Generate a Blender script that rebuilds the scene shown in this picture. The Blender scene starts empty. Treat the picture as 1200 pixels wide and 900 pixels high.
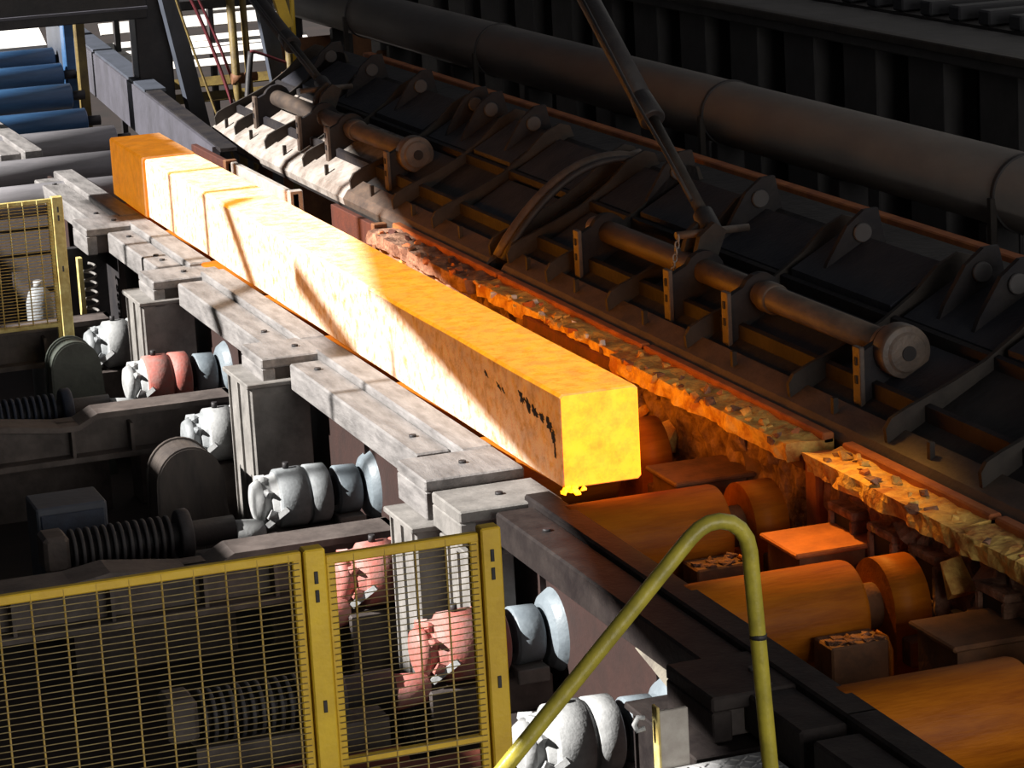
import bpy, math, random
from mathutils import Vector, Matrix, noise
import bmesh

scene = bpy.context.scene
COL = scene.collection
rnd = random.Random(7)

# ------------------------------------------------------------------ camera
cd = bpy.data.cameras.new('camera')
cam = bpy.data.objects.new('camera', cd)
COL.objects.link(cam)
YAW, PITCH, ROLL = 0.328773396, 0.228742629, -0.0560836768
fw = Vector((math.sin(YAW) * math.cos(PITCH), math.cos(YAW) * math.cos(PITCH), -math.sin(PITCH)))
rt0 = Vector((math.cos(YAW), -math.sin(YAW), 0))
up0 = rt0.cross(fw)
rt = rt0 * math.cos(ROLL) + up0 * math.sin(ROLL)
up = up0 * math.cos(ROLL) - rt0 * math.sin(ROLL)
m = Matrix((rt, up, -fw)).transposed().to_4x4()
m.translation = Vector((-4.6327, -12.3320, 3.5799))
cam.matrix_world = m
cd.sensor_fit = 'HORIZONTAL'
cd.sensor_width = 36
cd.lens = 3381.5 / 1200 * 36
cd.clip_end = 300
scene.camera = cam

# ------------------------------------------------------------------ world, sun, exposure
w = bpy.data.worlds.new('hall_daylight')
scene.world = w
w.use_nodes = True
w.node_tree.nodes['Background'].inputs[0].default_value = (0.92, 0.95, 1.06, 1)
w.node_tree.nodes['Background'].inputs[1].default_value = 0.05
sd = bpy.data.lights.new('sun', 'SUN')
sd.energy = 14.0
sd.angle = math.radians(0.5)
sd.color = (1.0, 0.965, 0.92)
sun = bpy.data.objects.new('sun', sd)
COL.objects.link(sun)
SUN = Vector((0.815, 0.0, -0.58)).normalized()
sun.rotation_euler = SUN.to_track_quat('-Z', 'Y').to_euler()
sun.location = (-20, 0, 16)
# fill light added behind the camera to brighten fence and handrail
dd = bpy.data.lights.new('rear_fill_light', 'AREA')
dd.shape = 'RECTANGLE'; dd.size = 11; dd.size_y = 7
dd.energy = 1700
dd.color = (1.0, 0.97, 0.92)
rear_fill = bpy.data.objects.new('rear_fill_light', dd)
COL.objects.link(rear_fill)
rear_fill.location = (2.5, -20, 3.5)
rear_fill.rotation_euler = (math.radians(90), 0, 0)
vs = scene.view_settings
vs.view_transform = 'Standard'
vs.look = 'None'
vs.exposure = 0.0
vs.gamma = 1.0
vs.use_curve_mapping = False

# ------------------------------------------------------------------ materials
MATS = {}


def mat(name, c1, c2=None, rough=.6, metal=0., scale=6., detail=6., bump=.15, lo=.35, hi=.65, stretch=(1, 1, 1),
        emit=None, emit2=None, bscale=None, spec=.4):
    ma = bpy.data.materials.new(name)
    ma.use_nodes = True
    nt = ma.node_tree
    b = nt.nodes['Principled BSDF']
    tc = nt.nodes.new('ShaderNodeTexCoord')
    mp = nt.nodes.new('ShaderNodeMapping')
    mp.inputs['Scale'].default_value = stretch
    nt.links.new(tc.outputs['Object'], mp.inputs[0])
    n = nt.nodes.new('ShaderNodeTexNoise')
    n.inputs['Scale'].default_value = scale
    n.inputs['Detail'].default_value = detail
    n.inputs['Roughness'].default_value = .65
    nt.links.new(mp.outputs[0], n.inputs[0])
    r = nt.nodes.new('ShaderNodeValToRGB')
    r.color_ramp.elements[0].position = lo
    r.color_ramp.elements[1].position = hi
    r.color_ramp.elements[0].color = (*c1, 1)
    r.color_ramp.elements[1].color = (*(c2 or c1), 1)
    nt.links.new(n.outputs[0], r.inputs[0])
    nt.links.new(r.outputs[0], b.inputs['Base Color'])
    b.inputs['Roughness'].default_value = rough
    b.inputs['Metallic'].default_value = metal
    b.inputs['Specular IOR Level'].default_value = spec
    if bump:
        n2 = nt.nodes.new('ShaderNodeTexNoise')
        n2.inputs['Scale'].default_value = bscale or scale * 6
        n2.inputs['Detail'].default_value = 4
        nt.links.new(mp.outputs[0], n2.inputs[0])
        bp = nt.nodes.new('ShaderNodeBump')
        bp.inputs['Strength'].default_value = bump
        bp.inputs['Distance'].default_value = .02
        nt.links.new(n2.outputs[0], bp.inputs['Height'])
        nt.links.new(bp.outputs[0], b.inputs['Normal'])
    if emit:
        r2 = nt.nodes.new('ShaderNodeValToRGB')
        r2.color_ramp.elements[0].position = .3
        r2.color_ramp.elements[1].position = .62
        r2.color_ramp.elements[0].color = (*emit, 1)
        r2.color_ramp.elements[1].color = (*emit2, 1)
        n3 = nt.nodes.new('ShaderNodeTexNoise')
        n3.inputs['Scale'].default_value = 9
        n3.inputs['Detail'].default_value = 9
        n3.inputs['Roughness'].default_value = .75
        nt.links.new(mp.outputs[0], n3.inputs[0])
        nt.links.new(n3.outputs[0], r2.inputs[0])
        nt.links.new(r2.outputs[0], b.inputs['Emission Color'])
        b.inputs['Emission Strength'].default_value = 1.0
    MATS[name] = ma
    return ma


# hot steel: emission set per face; unseen right face boosted to light the ledge
mat('hot_side', (.68, .55, .41), (.34, .18, .075), .85, scale=16, detail=12, lo=.44, hi=.68, bump=.3, emit=(.20, .045, .0005), emit2=(.46, .125, .0015))
mat('hot_top', (.70, .58, .43), (.42, .26, .13), .85, scale=14, detail=12, lo=.44, hi=.7, bump=.3, emit=(.80, .25, .001), emit2=(1.25, .50, .002))
mat('hot_end', (.45, .32, .15), (.35, .22, .1), .8, scale=8, emit=(3.0, .42, .001), emit2=(4.5, .80, .003))
mat('hot_boosted', (.5, .4, .3), (.4, .3, .2), .8, scale=8, emit=(2.8, .78, .004), emit2=(4.0, 1.25, .008))
mat('hot_back', (.35, .25, .16), (.25, .15, .08), .8, scale=8, emit=(.42, .115, .001), emit2=(.66, .21, .003))
mat('scale_flake', (.05, .03, .02), (.12, .06, .03), .9, scale=20)
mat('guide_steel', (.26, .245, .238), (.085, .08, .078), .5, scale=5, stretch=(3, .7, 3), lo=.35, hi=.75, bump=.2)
mat('guide_shaded', (.014, .011, .011), (.030, .024, .022), .65, scale=7, spec=.12)  # shaded copy of the guide steel: cast shadow put into its black
mat('pedestal_steel', (.24, .225, .21), (.12, .113, .105), .7, scale=7, lo=.3, hi=.7)
mat('beam_steel', (.12, .098, .088), (.055, .044, .04), .65, scale=5)
mat('sooty', (.016, .015, .018), (.032, .028, .027), .62, scale=4, bump=.25, spec=.12)
mat('sooty_plate', (.026, .027, .035), (.045, .044, .050), .55, scale=5, bump=.2, spec=.12)
mat('sooty_edge', (.050, .042, .036), (.030, .026, .024), .6, scale=6, spec=.12)
mat('hood_shell', (.045, .040, .038), (.024, .021, .021), .55, scale=3, bump=.3, spec=.12)
mat('tube_brown', (.105, .075, .056), (.052, .040, .034), .5, scale=9, stretch=(1, .5, 1))
mat('pipe_grey', (.16, .14, .125), (.09, .08, .075), .7, scale=1.8, stretch=(1, .4, 1), lo=.3, hi=.7, bump=.1)
mat('black_iron', (.015, .014, .016), (.03, .026, .026), .6, scale=6)
mat('dark_recess', (.012, .010, .010), (.02, .016, .016), .8, scale=4)
mat('pier_grey', (.075, .07, .07), (.05, .047, .047), .8, scale=3)
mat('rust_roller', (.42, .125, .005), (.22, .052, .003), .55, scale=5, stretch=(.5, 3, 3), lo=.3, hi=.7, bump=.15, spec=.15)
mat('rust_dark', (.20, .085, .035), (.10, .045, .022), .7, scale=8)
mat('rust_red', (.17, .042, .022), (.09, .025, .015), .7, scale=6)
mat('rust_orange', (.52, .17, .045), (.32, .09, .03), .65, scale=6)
mat('glow_yellow_crust', (.85, .56, .14), (.46, .18, .04), .9, scale=7, detail=9, lo=.4, hi=.62, bump=.6)  # crust whose yellow carries the bloom's light on the ledge
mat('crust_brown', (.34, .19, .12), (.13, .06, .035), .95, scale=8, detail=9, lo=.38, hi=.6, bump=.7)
mat('pale_plate', (.42, .39, .35), (.28, .25, .22), .7, scale=8)
mat('motor_grey', (.26, .275, .285), (.15, .16, .165), .55, scale=9, lo=.35, hi=.7)
mat('motor_pale', (.36, .365, .365), (.24, .245, .245), .6, scale=9)
mat('motor_red', (.42, .10, .075), (.30, .17, .15), .6, scale=10)
mat('coupling_blue', (.20, .235, .26), (.13, .155, .175), .45, scale=6)
mat('guard_brown', (.085, .07, .06), (.042, .035, .033), .5, scale=4, stretch=(2, 2, .5))
mat('guard_green', (.07, .08, .066), (.042, .047, .04), .55, scale=5)
mat('fin_dark', (.06, .057, .06), (.035, .032, .035), .6, scale=8)
mat('fin_blue', (.03, .042, .07), (.02, .025, .04), .6, scale=8)
mat('yellow_paint', (.62, .40, .030), (.50, .30, .025), .5, scale=9, lo=.45, hi=.75, bump=.08)
mat('yellow_bright', (.75, .50, .03), (.62, .40, .03), .5, scale=9, bump=.08)
mat('yellow_worn', (.62, .54, .22), (.42, .32, .10), .6, scale=14, lo=.35, hi=.6)
mat('wire_yellow', (.46, .31, .06), (.30, .19, .05), .5, scale=20, bump=0)
mat('wire_olive', (.26, .20, .08), (.17, .12, .05), .5, scale=20, bump=0)
mat('rail_olive', (.42, .35, .04), (.26, .22, .03), .4, scale=10, bump=.1)
mat('olive_pole', (.17, .12, .03), (.09, .06, .02), .6, scale=8)
mat('roller_blue', (.05, .13, .27), (.03, .08, .18), .35, scale=4, stretch=(.5, 3, 3), bump=.05)
mat('roller_pale', (.26, .25, .265), (.18, .175, .185), .4, scale=4, stretch=(.5, 3, 3), bump=.05)
mat('side_purple', (.085, .082, .10), (.055, .053, .062), .6, scale=3)
mat('side_violet', (.065, .073, .095), (.045, .052, .066), .55, scale=3)
mat('walkway_slat', (.036, .036, .040), (.022, .022, .026), .7, scale=3)
mat('table_side', (.030, .012, .009), (.02, .009, .007), .8, scale=6)
mat('sunlit_steel', (.34, .31, .28), (.15, .12, .10), .8, scale=5, bump=.3)  # pale copy of the hood steel: sunlight put into its colour
mat('sun_patch_steel', (.20, .18, .14), (.10, .085, .07), .7, scale=10)
mat('rust_deep', (.075, .018, .009), (.045, .012, .007), .8, scale=6)
mat('white_slat', (.80, .77, .72), (.68, .66, .64), .8, scale=5)
mat('rust_sheet', (.24, .105, .045), (.14, .058, .028), .75, scale=6)
mat('cable_red', (.10, .012, .018), (.07, .01, .014), .5, scale=8)
mat('floor_grime', (.014, .011, .010), (.024, .016, .014), .9, scale=2)
mat('wall_cladding', (.10, .10, .10), (.08, .08, .08), .8, scale=1)
mat('tread_steel', (.42, .42, .42), (.32, .32, .32), .5, scale=12)


# ------------------------------------------------------------------ mesh builder
def root_loc(o):
    v = Vector((0, 0, 0))
    while o is not None:
        v += Vector(o.location)
        o = o.parent
    return v


class MB:
    def __init__(s):
        s.v = []; s.f = []; s.sm = []; s.mi = []; s.cur = 0

    def add(s, vs_, fs, smooth=False):
        n = len(s.v)
        s.v += [tuple(x) for x in vs_]
        for f in fs:
            s.f.append([n + i for i in f]); s.sm.append(smooth); s.mi.append(s.cur)
        return s

    def box(s, x0, x1, y0, y1, z0, z1):
        return s.add([(x0, y0, z0), (x1, y0, z0), (x1, y1, z0), (x0, y1, z0), (x0, y0, z1), (x1, y0, z1), (x1, y1, z1), (x0, y1, z1)],
                     [(0, 3, 2, 1), (4, 5, 6, 7), (0, 1, 5, 4), (1, 2, 6, 5), (2, 3, 7, 6), (3, 0, 4, 7)])

    def cbox(s, x0, x1, y0, y1, z0, z1, c=.008):
        """box with chamfered long edges: built as an octagon-like prism along y plus inset ends"""
        cc = min(c, (x1 - x0) * .3, (y1 - y0) * .3, (z1 - z0) * .3)
        rings = []
        for y, i in ((y0, cc), (y0 + cc, 0), (y1 - cc, 0), (y1, cc)):
            a0, a1, b0, b1 = x0 + i, x1 - i, z0 + i, z1 - i
            k = cc if i == 0 else cc * .4
            rings.append([(a0 + k, y, b0), (a1 - k, y, b0), (a1, y, b0 + k), (a1, y, b1 - k), (a1 - k, y, b1), (a0 + k, y, b1), (a0, y, b1 - k), (a0, y, b0 + k)])
        vs_ = [p for r in rings for p in r]
        fs = []
        for r in range(3):
            for i in range(8):
                j = (i + 1) % 8
                fs.append((r * 8 + i, r * 8 + j, (r + 1) * 8 + j, (r + 1) * 8 + i))
        fs.append(tuple(range(7, -1, -1))); fs.append(tuple(24 + i for i in range(8)))
        return s.add(vs_, fs)

    def obox(s, c, ax, ay, az):
        c = Vector(c); ax = Vector(ax); ay = Vector(ay); az = Vector(az)
        vs_ = [c + i * ax + j * ay + k * az for k in (-1, 1) for (i, j) in ((-1, -1), (1, -1), (1, 1), (-1, 1))]
        return s.add(vs_, [(0, 3, 2, 1), (4, 5, 6, 7), (0, 1, 5, 4), (1, 2, 6, 5), (2, 3, 7, 6), (3, 0, 4, 7)])

    def bar(s, p, q, w_, h, upv=(0, 0, 1)):
        p = Vector(p); q = Vector(q); d = (q - p)
        L = d.length; d.normalize()
        a = d.cross(Vector(upv))
        if a.length < 1e-4: a = d.cross(Vector((0, 1, 0)))
        a.normalize(); b = a.cross(d).normalized()
        return s.obox((p + q) / 2, d * L / 2, a * w_ / 2, b * h / 2)

    def lathe(s, p, axis, prof, n=24, ang0=0.):
        """prof: list of (t along axis, radius)"""
        p = Vector(p); d = Vector(axis).normalized()
        a = d.orthogonal().normalized(); b = d.cross(a)
        base = len(s.v)
        pts = []; 
        for t, r in prof:
            for i in range(n):
                th = 2 * math.pi * i / n + ang0
                pts.append(p + d * t + (a * math.cos(th) + b * math.sin(th)) * r)
        s.v += [tuple(x) for x in pts]
        for k in range(len(prof) - 1):
            t0, r0 = prof[k]; t1, r1 = prof[k + 1]
            for i in range(n):
                j = (i + 1) % n
                s.f.append([base + k * n + i, base + k * n + j, base + (k + 1) * n + j, base + (k + 1) * n + i])
                s.sm.append(abs(t1 - t0) > abs(r1 - r0) * .8); s.mi.append(s.cur)
        s.f.append([base + i for i in range(n - 1, -1, -1)]); s.sm.append(False); s.mi.append(s.cur)
        e = base + (len(prof) - 1) * n
        s.f.append([e + i for i in range(n)]); s.sm.append(False); s.mi.append(s.cur)
        return s

    def cyl(s, p, q, r0, r1=None, n=20, c=.0):
        p = Vector(p); q = Vector(q); L = (q - p).length
        r1 = r0 if r1 is None else r1
        pr_ = [(0, r0), (L, r1)] if not c else [(0, r0 - c), (c, r0), (L - c, r1), (L, r1 - c)]
        return s.lathe(p, q - p, pr_, n)

    def tube(s, pts, r, n=10):
        pts = [Vector(p) for p in pts]
        base = len(s.v); prev = None
        for i, p in enumerate(pts):
            d = (pts[min(i + 1, len(pts) - 1)] - pts[max(i - 1, 0)]).normalized()
            if prev is None: a = d.orthogonal().normalized()
            else: a = (prev - d * prev.dot(d)).normalized()
            prev = a; b = d.cross(a)
            rr = r[i] if isinstance(r, (list, tuple)) else r
            for k in range(n):
                th = 2 * math.pi * k / n
                s.v.append(tuple(p + (a * math.cos(th) + b * math.sin(th)) * rr))
        for i in range(len(pts) - 1):
            for k in range(n):
                j = (k + 1) % n
                s.f.append([base + i * n + k, base + i * n + j, base + (i + 1) * n + j, base + (i + 1) * n + k])
                s.sm.append(True); s.mi.append(s.cur)
        s.f.append([base + k for k in range(n - 1, -1, -1)]); s.sm.append(False); s.mi.append(s.cur)
        e = base + (len(pts) - 1) * n
        s.f.append([e + k for k in range(n)]); s.sm.append(False); s.mi.append(s.cur)
        return s

    def prism(s, prof, a0, a1, axis='y', smooth=False):
        """prof: list of 2-d points; axis y -> (x,z), axis x -> (y,z), axis z -> (x,y)"""
        n = len(prof)
        def P(p, a):
            return {'y': (p[0], a, p[1]), 'x': (a, p[0], p[1]), 'z': (p[0], p[1], a)}[axis]
        vs_ = [P(p, a0) for p in prof] + [P(p, a1) for p in prof]
        b = len(s.v)
        s.v += vs_
        for i in range(n):
            j = (i + 1) % n
            s.f.append([b + i, b + j, b + n + j, b + n + i]); s.sm.append(smooth); s.mi.append(s.cur)
        s.f.append([b + i for i in range(n)]); s.sm.append(False); s.mi.append(s.cur)
        s.f.append([b + n + i for i in range(n - 1, -1, -1)]); s.sm.append(False); s.mi.append(s.cur)
        return s

    def lump(s, c, r, seed, flat=.7):
        R_ = random.Random(seed)
        bm = bmesh.new()
        for _ in range(11):
            v = Vector((R_.uniform(-1, 1), R_.uniform(-1, 1), R_.uniform(-1, 1)))
            if v.length > 1: v.normalize()
            bm.verts.new(Vector(c) + Vector((v.x * r, v.y * r * 1.2, v.z * r * flat)))
        bmesh.ops.convex_hull(bm, input=bm.verts)
        bm.verts.index_update()
        used = [v for v in bm.verts if v.link_faces]
        ix = {v: i for i, v in enumerate(used)}
        s.add([v.co for v in used], [[ix[v] for v in f.verts] for f in bm.faces])
        bm.free()
        return s

    def build(s, name, mats, parent=None, loc=None):
        me = bpy.data.meshes.new(name)
        o = bpy.data.objects.new(name, me)
        if parent is not None:
            org = root_loc(parent)
        else:
            if loc is None:
                xs = [v[0] for v in s.v]; ys = [v[1] for v in s.v]; zs = [v[2] for v in s.v]
                loc = ((min(xs) + max(xs)) / 2, (min(ys) + max(ys)) / 2, min(zs))
            org = Vector(loc)
        me.from_pydata([(v[0] - org.x, v[1] - org.y, v[2] - org.z) for v in s.v], [], s.f)
        if isinstance(mats, str): mats = [mats]
        for k in mats: me.materials.append(MATS[k])
        me.polygons.foreach_set('use_smooth', s.sm)
        me.polygons.foreach_set('material_index', s.mi)
        bm = bmesh.new(); bm.from_mesh(me)
        bmesh.ops.recalc_face_normals(bm, faces=bm.faces)
        bm.to_mesh(me); bm.free()
        me.update()
        COL.objects.link(o)
        if parent is not None: o.parent = parent
        else: o.location = org
        return o


def thing(name, label, cat, loc=(0, 0, 0), group=None):
    o = bpy.data.objects.new(name, None)
    o.empty_display_size = .1
    o.location = loc
    COL.objects.link(o)
    return tag(o, label, cat, group)


def tag(o, label, cat, group=None):
    o['label'] = label; o['category'] = cat
    if group: o['group'] = group
    return o


def struct(o):
    o['kind'] = 'structure'
    return o


def dup(root, loc, label, group=None):
    r = root.copy(); COL.objects.link(r); r.location = loc; r['label'] = label
    if group: r['group'] = group
    def rec(a, b):
        for ch in list(a.children):
            c = ch.copy(); COL.objects.link(c); c.parent = b
            rec(ch, c)
    rec(root, r)
    return r


def same(o, parent, dx=0, dy=0, dz=0):
    """another part with the same mesh"""
    c = o.copy(); COL.objects.link(c); c.parent = parent
    c.location = (o.location.x + dx, o.location.y + dy, o.location.z + dz)
    return c


# ================================================================== SETTING
struct(MB().box(-14, 14, -20, 60, -1.6, -1.4).build('floor', 'floor_grime'))
# unseen left wall of the hall: opening cut to shape the sunlit band
def head(y): return 6.47 + (y - .6) / 5.705
b = MB()
b.box(-9.25, -9, -20, 18, -1.4, 4.85)
b.prism([(-3.7, 4.85), (-3.7, head(-3.7)), (18, head(18)), (18, 14), (-4.6, 14), (-4.6, 4.85)], -9.25, -9, 'x')
b.box(-9.25, -9, -20, -5.4, 4.85, 14)
b.box(-9.25, -9, -5.4, -4.6, 5.75, 14)  # small gap left so sun reaches the handrail's lower end
struct(b.build('wall_left', 'wall_cladding'))
b = MB()
b.box(-9.2, -9.05, 8.05, 8.13, 4.8, 7.6)
b.box(-9.2, -9.05, 6.98, 7.07, 4.8, 7.4)
b.bar((-9.12, 6.6, 6.95), (-9.12, 5.2, 5.9), .1, .07, (1, 0, 0))
b.bar((-9.12, 4.7, 6.62), (-9.12, 3.4, 6.30), .1, .10, (1, 0, 0))
b.box(-9.2, -9.05, 2.65, 2.71, 4.8, 6.5)
struct(b.build('shade_streak_bars', 'black_iron'))  # unseen bars added to cast the shade streaks on the bloom
b = MB()
b.box(-9.24, -9.02, 8.93, 10.35, 6.24, 7.02)
b.box(-9.18, -9.08, 9.55, 9.7, 7.0, 8.2)
struct(b.build('sun_block_panel', 'wall_cladding'))  # unseen panel added to keep the sun off the short block
struct(MB().box(12, 12.3, -20, 20, -1.4, 14).build('wall_right', 'wall_cladding'))
# foundation under the roller table
struct(MB().box(-.72, 1.0, -6, 12.4, -1.4, -.92).build('trim_2', 'floor_grime'))

# ================================================================== HOT BLOOMS
def bloom(name, x0, x1, y0, y1, z0, z1, mats, n, seed, rise=0.):
    b = MB()
    N = n; M = 5
    def P(u, v, y, i):
        # slightly wavering section
        off = noise.noise(Vector((u * 3, y * .9, v * 3 + seed))) * .006
        return (u + off, y, v + off * .6 + rise * (y - y0))
    c = .014
    sec = [(x0 + c, z0), (x1 - c, z0), (x1, z0 + c), (x1, z1 - c), (x1 - c, z1), (x0 + c, z1), (x0, z1 - c), (x0, z0 + c)]
    kind = [0, 0, 3, 1, 1, 1, 0, 0]
    rings = []
    for i in range(N + 1):
        y = y0 + (y1 - y0) * i / N
        if i in (0, N):
            k = .97
            cx, cz = (x0 + x1) / 2, (z0 + z1) / 2
            rings.append([P(cx + (a - cx) * k, cz + (v - cz) * k, y, i) for a, v in sec])
            yy = y + (.012 if i == 0 else -.012)
            r2 = [P(a, v, yy, i) for a, v in sec]
            if i == 0: rings.append(r2)
            else: rings.insert(len(rings) - 1, r2)
        else:
            rings.append([P(a, v, y, i) for a, v in sec])
    vs_ = [p for r in rings for p in r]
    b.v = vs_
    for r in range(len(rings) - 1):
        for i in range(8):
            j = (i + 1) % 8
            b.f.append([r * 8 + i, r * 8 + j, (r + 1) * 8 + j, (r + 1) * 8 + i]); b.sm.append(False); b.mi.append(kind[i])
    b.f.append(list(range(8))); b.sm.append(False); b.mi.append(2)
    e = (len(rings) - 1) * 8
    b.f.append([e + i for i in range(8)]); b.sm.append(False); b.mi.append(2)
    return b


t = thing('hot_steel_bloom', 'long glowing square steel bloom lying on the roller table, yellow near end', 'steel bloom', (0, 4.4, 0))
bloom('b', -.2, .2, 0, 8.9, .004, .46, None, 40, 1).build('bloom_body', ['hot_side', 'hot_top', 'hot_end', 'hot_boosted'], t)
for (y, z, sy, sz, sd_) in ((.53, .345, .045, .03, 1), (.44, .325, .05, .03, 2), (.35, .315, .05, .028, 3), (.25, .305, .045, .02, 4), (.15, .285, .04, .035, 5),
                            (.10, .24, .025, .04, 6), (.085, .17, .012, .04, 9), (1.05, .36, .035, .014, 7), (.86, .33, .04, .014, 8), (.80, .325, .025, .010, 10)):
    R_ = random.Random(sd_)
    pr_ = []
    for k in range(22):
        a = 2 * math.pi * k / 22
        q = R_.uniform(.35, 1.15)
        pr_.append((y + math.cos(a) * sy * q, z + math.sin(a) * sz * q + math.cos(a) * sy * q * .35))
    MB().prism(pr_, -.2025, -.19, 'x').build('scale_flake', 'scale_flake', t)
b = MB()
R_ = random.Random(3)
for k in range(10):
    b.lump((-.2 + R_.uniform(0, .10), -.02 + R_.uniform(-.05, .02), .0 + R_.uniform(-.012, .02)), .022, k)
b.build('molten_slag', 'hot_boosted', t)
t = thing('hot_steel_bloom', 'short orange glowing steel block at the far end of the long bloom', 'steel bloom', (0, 9.5, 0))
bloom('b', -.215, .2, 8.94, 10.12, .004, .465, None, 8, 5, .012).build('bloom_body', ['hot_back', 'hot_back', 'hot_back', 'hot_back'], t)

# ================================================================== TABLE ROLLERS
RR = .215
RY = [-3.13, -1.68, -.27] + [-.27 + 1.43 * k for k in range(1, 8)]
def arch(cy, r, zc, zb, n=16):
    p = [(cy - r, zb)]
    for i in range(n + 1):
        a = math.pi - math.pi * i / n
        p.append((cy + r * math.cos(a), zc + r * math.sin(a)))
    p.append((cy + r, zb))
    return p
rlab = ['broad rust-orange table roller at the lower right corner, nearest the camera',
        'rust-orange table roller crossed by the upright leg of the bent yellow handrail',
        'rust-orange table roller directly under the near end of the glowing bloom',
        'table roller under the bloom showing only its rounded bearing beside the yellow end face'] + ['table roller hidden under the long hot bloom'] * 7
roller0 = None
for i, y in enumerate(RY):
    if roller0 is None:
        t = thing('table_roller', rlab[0], 'roller', (0, y, -RR), 'rollers carrying the hot bloom')
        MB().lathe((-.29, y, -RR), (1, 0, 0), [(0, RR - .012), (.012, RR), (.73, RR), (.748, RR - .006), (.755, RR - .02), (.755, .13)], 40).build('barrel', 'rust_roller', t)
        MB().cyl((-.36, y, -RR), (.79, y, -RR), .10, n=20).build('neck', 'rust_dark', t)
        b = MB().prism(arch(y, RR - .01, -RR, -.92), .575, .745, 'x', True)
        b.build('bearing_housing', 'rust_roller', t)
        MB().cbox(.60, .72, y - .29, y - .2, -.42, -.30).build('housing_lug', 'rust_dark', t)
        MB().cbox(.60, .72, y + .2, y + .29, -.42, -.30).build('housing_lug', 'rust_dark', t)
        roller0 = t
    else:
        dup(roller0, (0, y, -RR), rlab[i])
# bent keeper plate of each visible gap
for y, lab in ((-.93, 'flat orange-lit deck plate between the second and third rollers'), (-2.4, 'flat dark deck plate between the two nearest rollers'), (.45, 'dark rusty deck plate beside the end face of the bloom')):
    t = thing('deck_plate', lab, 'plate', (.68, y, -.16), 'deck plates between the rollers')
    MB().cbox(.47, .9, y - .2, y + .2, -.145, -.12).build('plate_top', 'rust_orange' if y == -.93 else 'rust_dark', t)  # glow on the one orange-lit plate is painted as brighter orange
    MB().box(.50, .86, y - .17, y + .17, -.92, -.145).build('plate_support', 'rust_dark', t)
for (x, y, z) in ((.30, -2.02, -.22), (.30, -.62, -.26), (.84, -2.05, -.22)):
    lab = {(.30, -2.02): 'crusted pedestal block in front of the right end of the second roller',
           (.30, -.62): 'pedestal block behind the upright yellow handrail, between two rollers',
           (.84, -2.05): 'small square block beside the bearing of the second roller'}[(x, y)]
    t = thing('keeper_block', lab, 'block', (x, y, -.92))
    MB().cbox(x - .13, x + .13, y - .09, y + .09, -.92, z).build('block_body', 'rust_dark', t)
    b = MB()
    for k in range(9): b.lump((x - .1 + .025 * k, y + rnd.uniform(-.06, .06), z + .005), .035, 40 + k, .4)
    b.build('scale_crust', 'crust_brown', t)['kind'] = 'stuff'
    MB().tube([(x + .14, y - .08, z - .22), (x + .14, y - .08, z - .05), (x + .13, y - .06, z + .0), (x + .10, y - .03, z + .02)], .012, 8).build('bent_rod', 'rust_roller', t)

# side frame of the roller table under the guide
t = thing('roller_table', 'dark red-brown side frame of the roller table under the guide rails', 'frame', (-.34, 3, -.92))
MB().box(-.35, -.325, -5, 12.3, -.92, -.10).build('side_plate', 'table_side', t)
p0 = None
for k in range(12):
    y = -4.4 + 1.43 * k
    if p0 is None: p0 = MB().box(-.38, -.35, y, y + .03, -.92, -.2).build('stiffener', 'table_side', t)
    else: same(p0, t, dy=1.43 * k)

# ================================================================== GUIDE RAILS
def guide(y0, y1, label, m_='guide_steel', slots=(), strip=-.209, top=.006):
    t = thing('guide_rail', label, 'rail', (-.41, (y0 + y1) / 2, -.18), 'guide rail segments along the bloom')
    MB().cbox(-.57, -.38, y0, y1, -.19, -.03, .01).build('rail_beam', m_, t)
    MB().cbox(-.378, strip, y0 - (.17 if y0 > 0 else -.01), y1 + .14, -.19, top, .01).build('rubbing_strip', m_, t)
    for yb in slots:
        MB().cyl((-.47, yb, -.032), (-.47, yb, -.018), .02, n=8).build('bolt_head', 'black_iron', t)
    return t
guide(9.35, 11.7, 'sunlit pale guide rail at the far left end of the bloom', slots=(9.6, 11.3))
guide(7.05, 8.7, 'short sunlit guide rail between the two far clamp blocks', slots=(7.3, 7.5, 8.4))
guide(4.2, 6.4, 'pale guide rail left of the middle of the bloom, bridging the two box pedestals', slots=(4.5,))
guide(1.15, 3.55, 'broad white guide rail ending in a sawn step before the near clamp blocks', slots=(1.5, 3.3))
guide(-3.4, -.08, 'guide rail with its shade painted black, running down to the lower right', 'guide_shaded', slots=(-.5, -2.9), strip=-.245, top=-.005)
guide(-5.6, -3.5, 'black guide rail at the bottom edge left of the nearest roller', 'guide_shaded', slots=(-4.0,), strip=-.245, top=-.005)
guide(13.4, 16.4, 'guide rail with stepped edge at the far left beside the pale rollers', slots=())


def clamp(y0, y1, label, m_='pedestal_steel', zt=.0):
    t = thing('clamp_block', label, 'clamp', (-.48, (y0 + y1) / 2, -.2), 'clamp blocks joining the guide rails')
    MB().cbox(-.72, -.245 if y1 < 0 else -.209, y0, y1, zt - .06, zt, .008).build('top_plate', m_, t)
    MB().cbox(-.72, -.64, y0, y1, -.2, zt - .06, .006).build('cheek', m_, t)
    MB().cbox(-.38, -.245, y0, y1, -.2, zt - .06, .006).build('cheek', m_, t)
    MB().cbox(-.638, -.382, y0 + .05, y1, -.2, zt - .062, .004).build('wedge', 'beam_steel', t)
    MB().cyl((-.45, (y0 + y1) / 2, zt), (-.45, (y0 + y1) / 2, zt + .012), .02, n=8).build('bolt_head', 'black_iron', t)
    return t
clamp(8.76, 9.28, 'grey clamp block under the shoulder of the farthest guide rail', 'guide_steel')
clamp(6.5, 6.95, 'grey clamp block on the far box pedestal', 'guide_steel', -.02)
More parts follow.
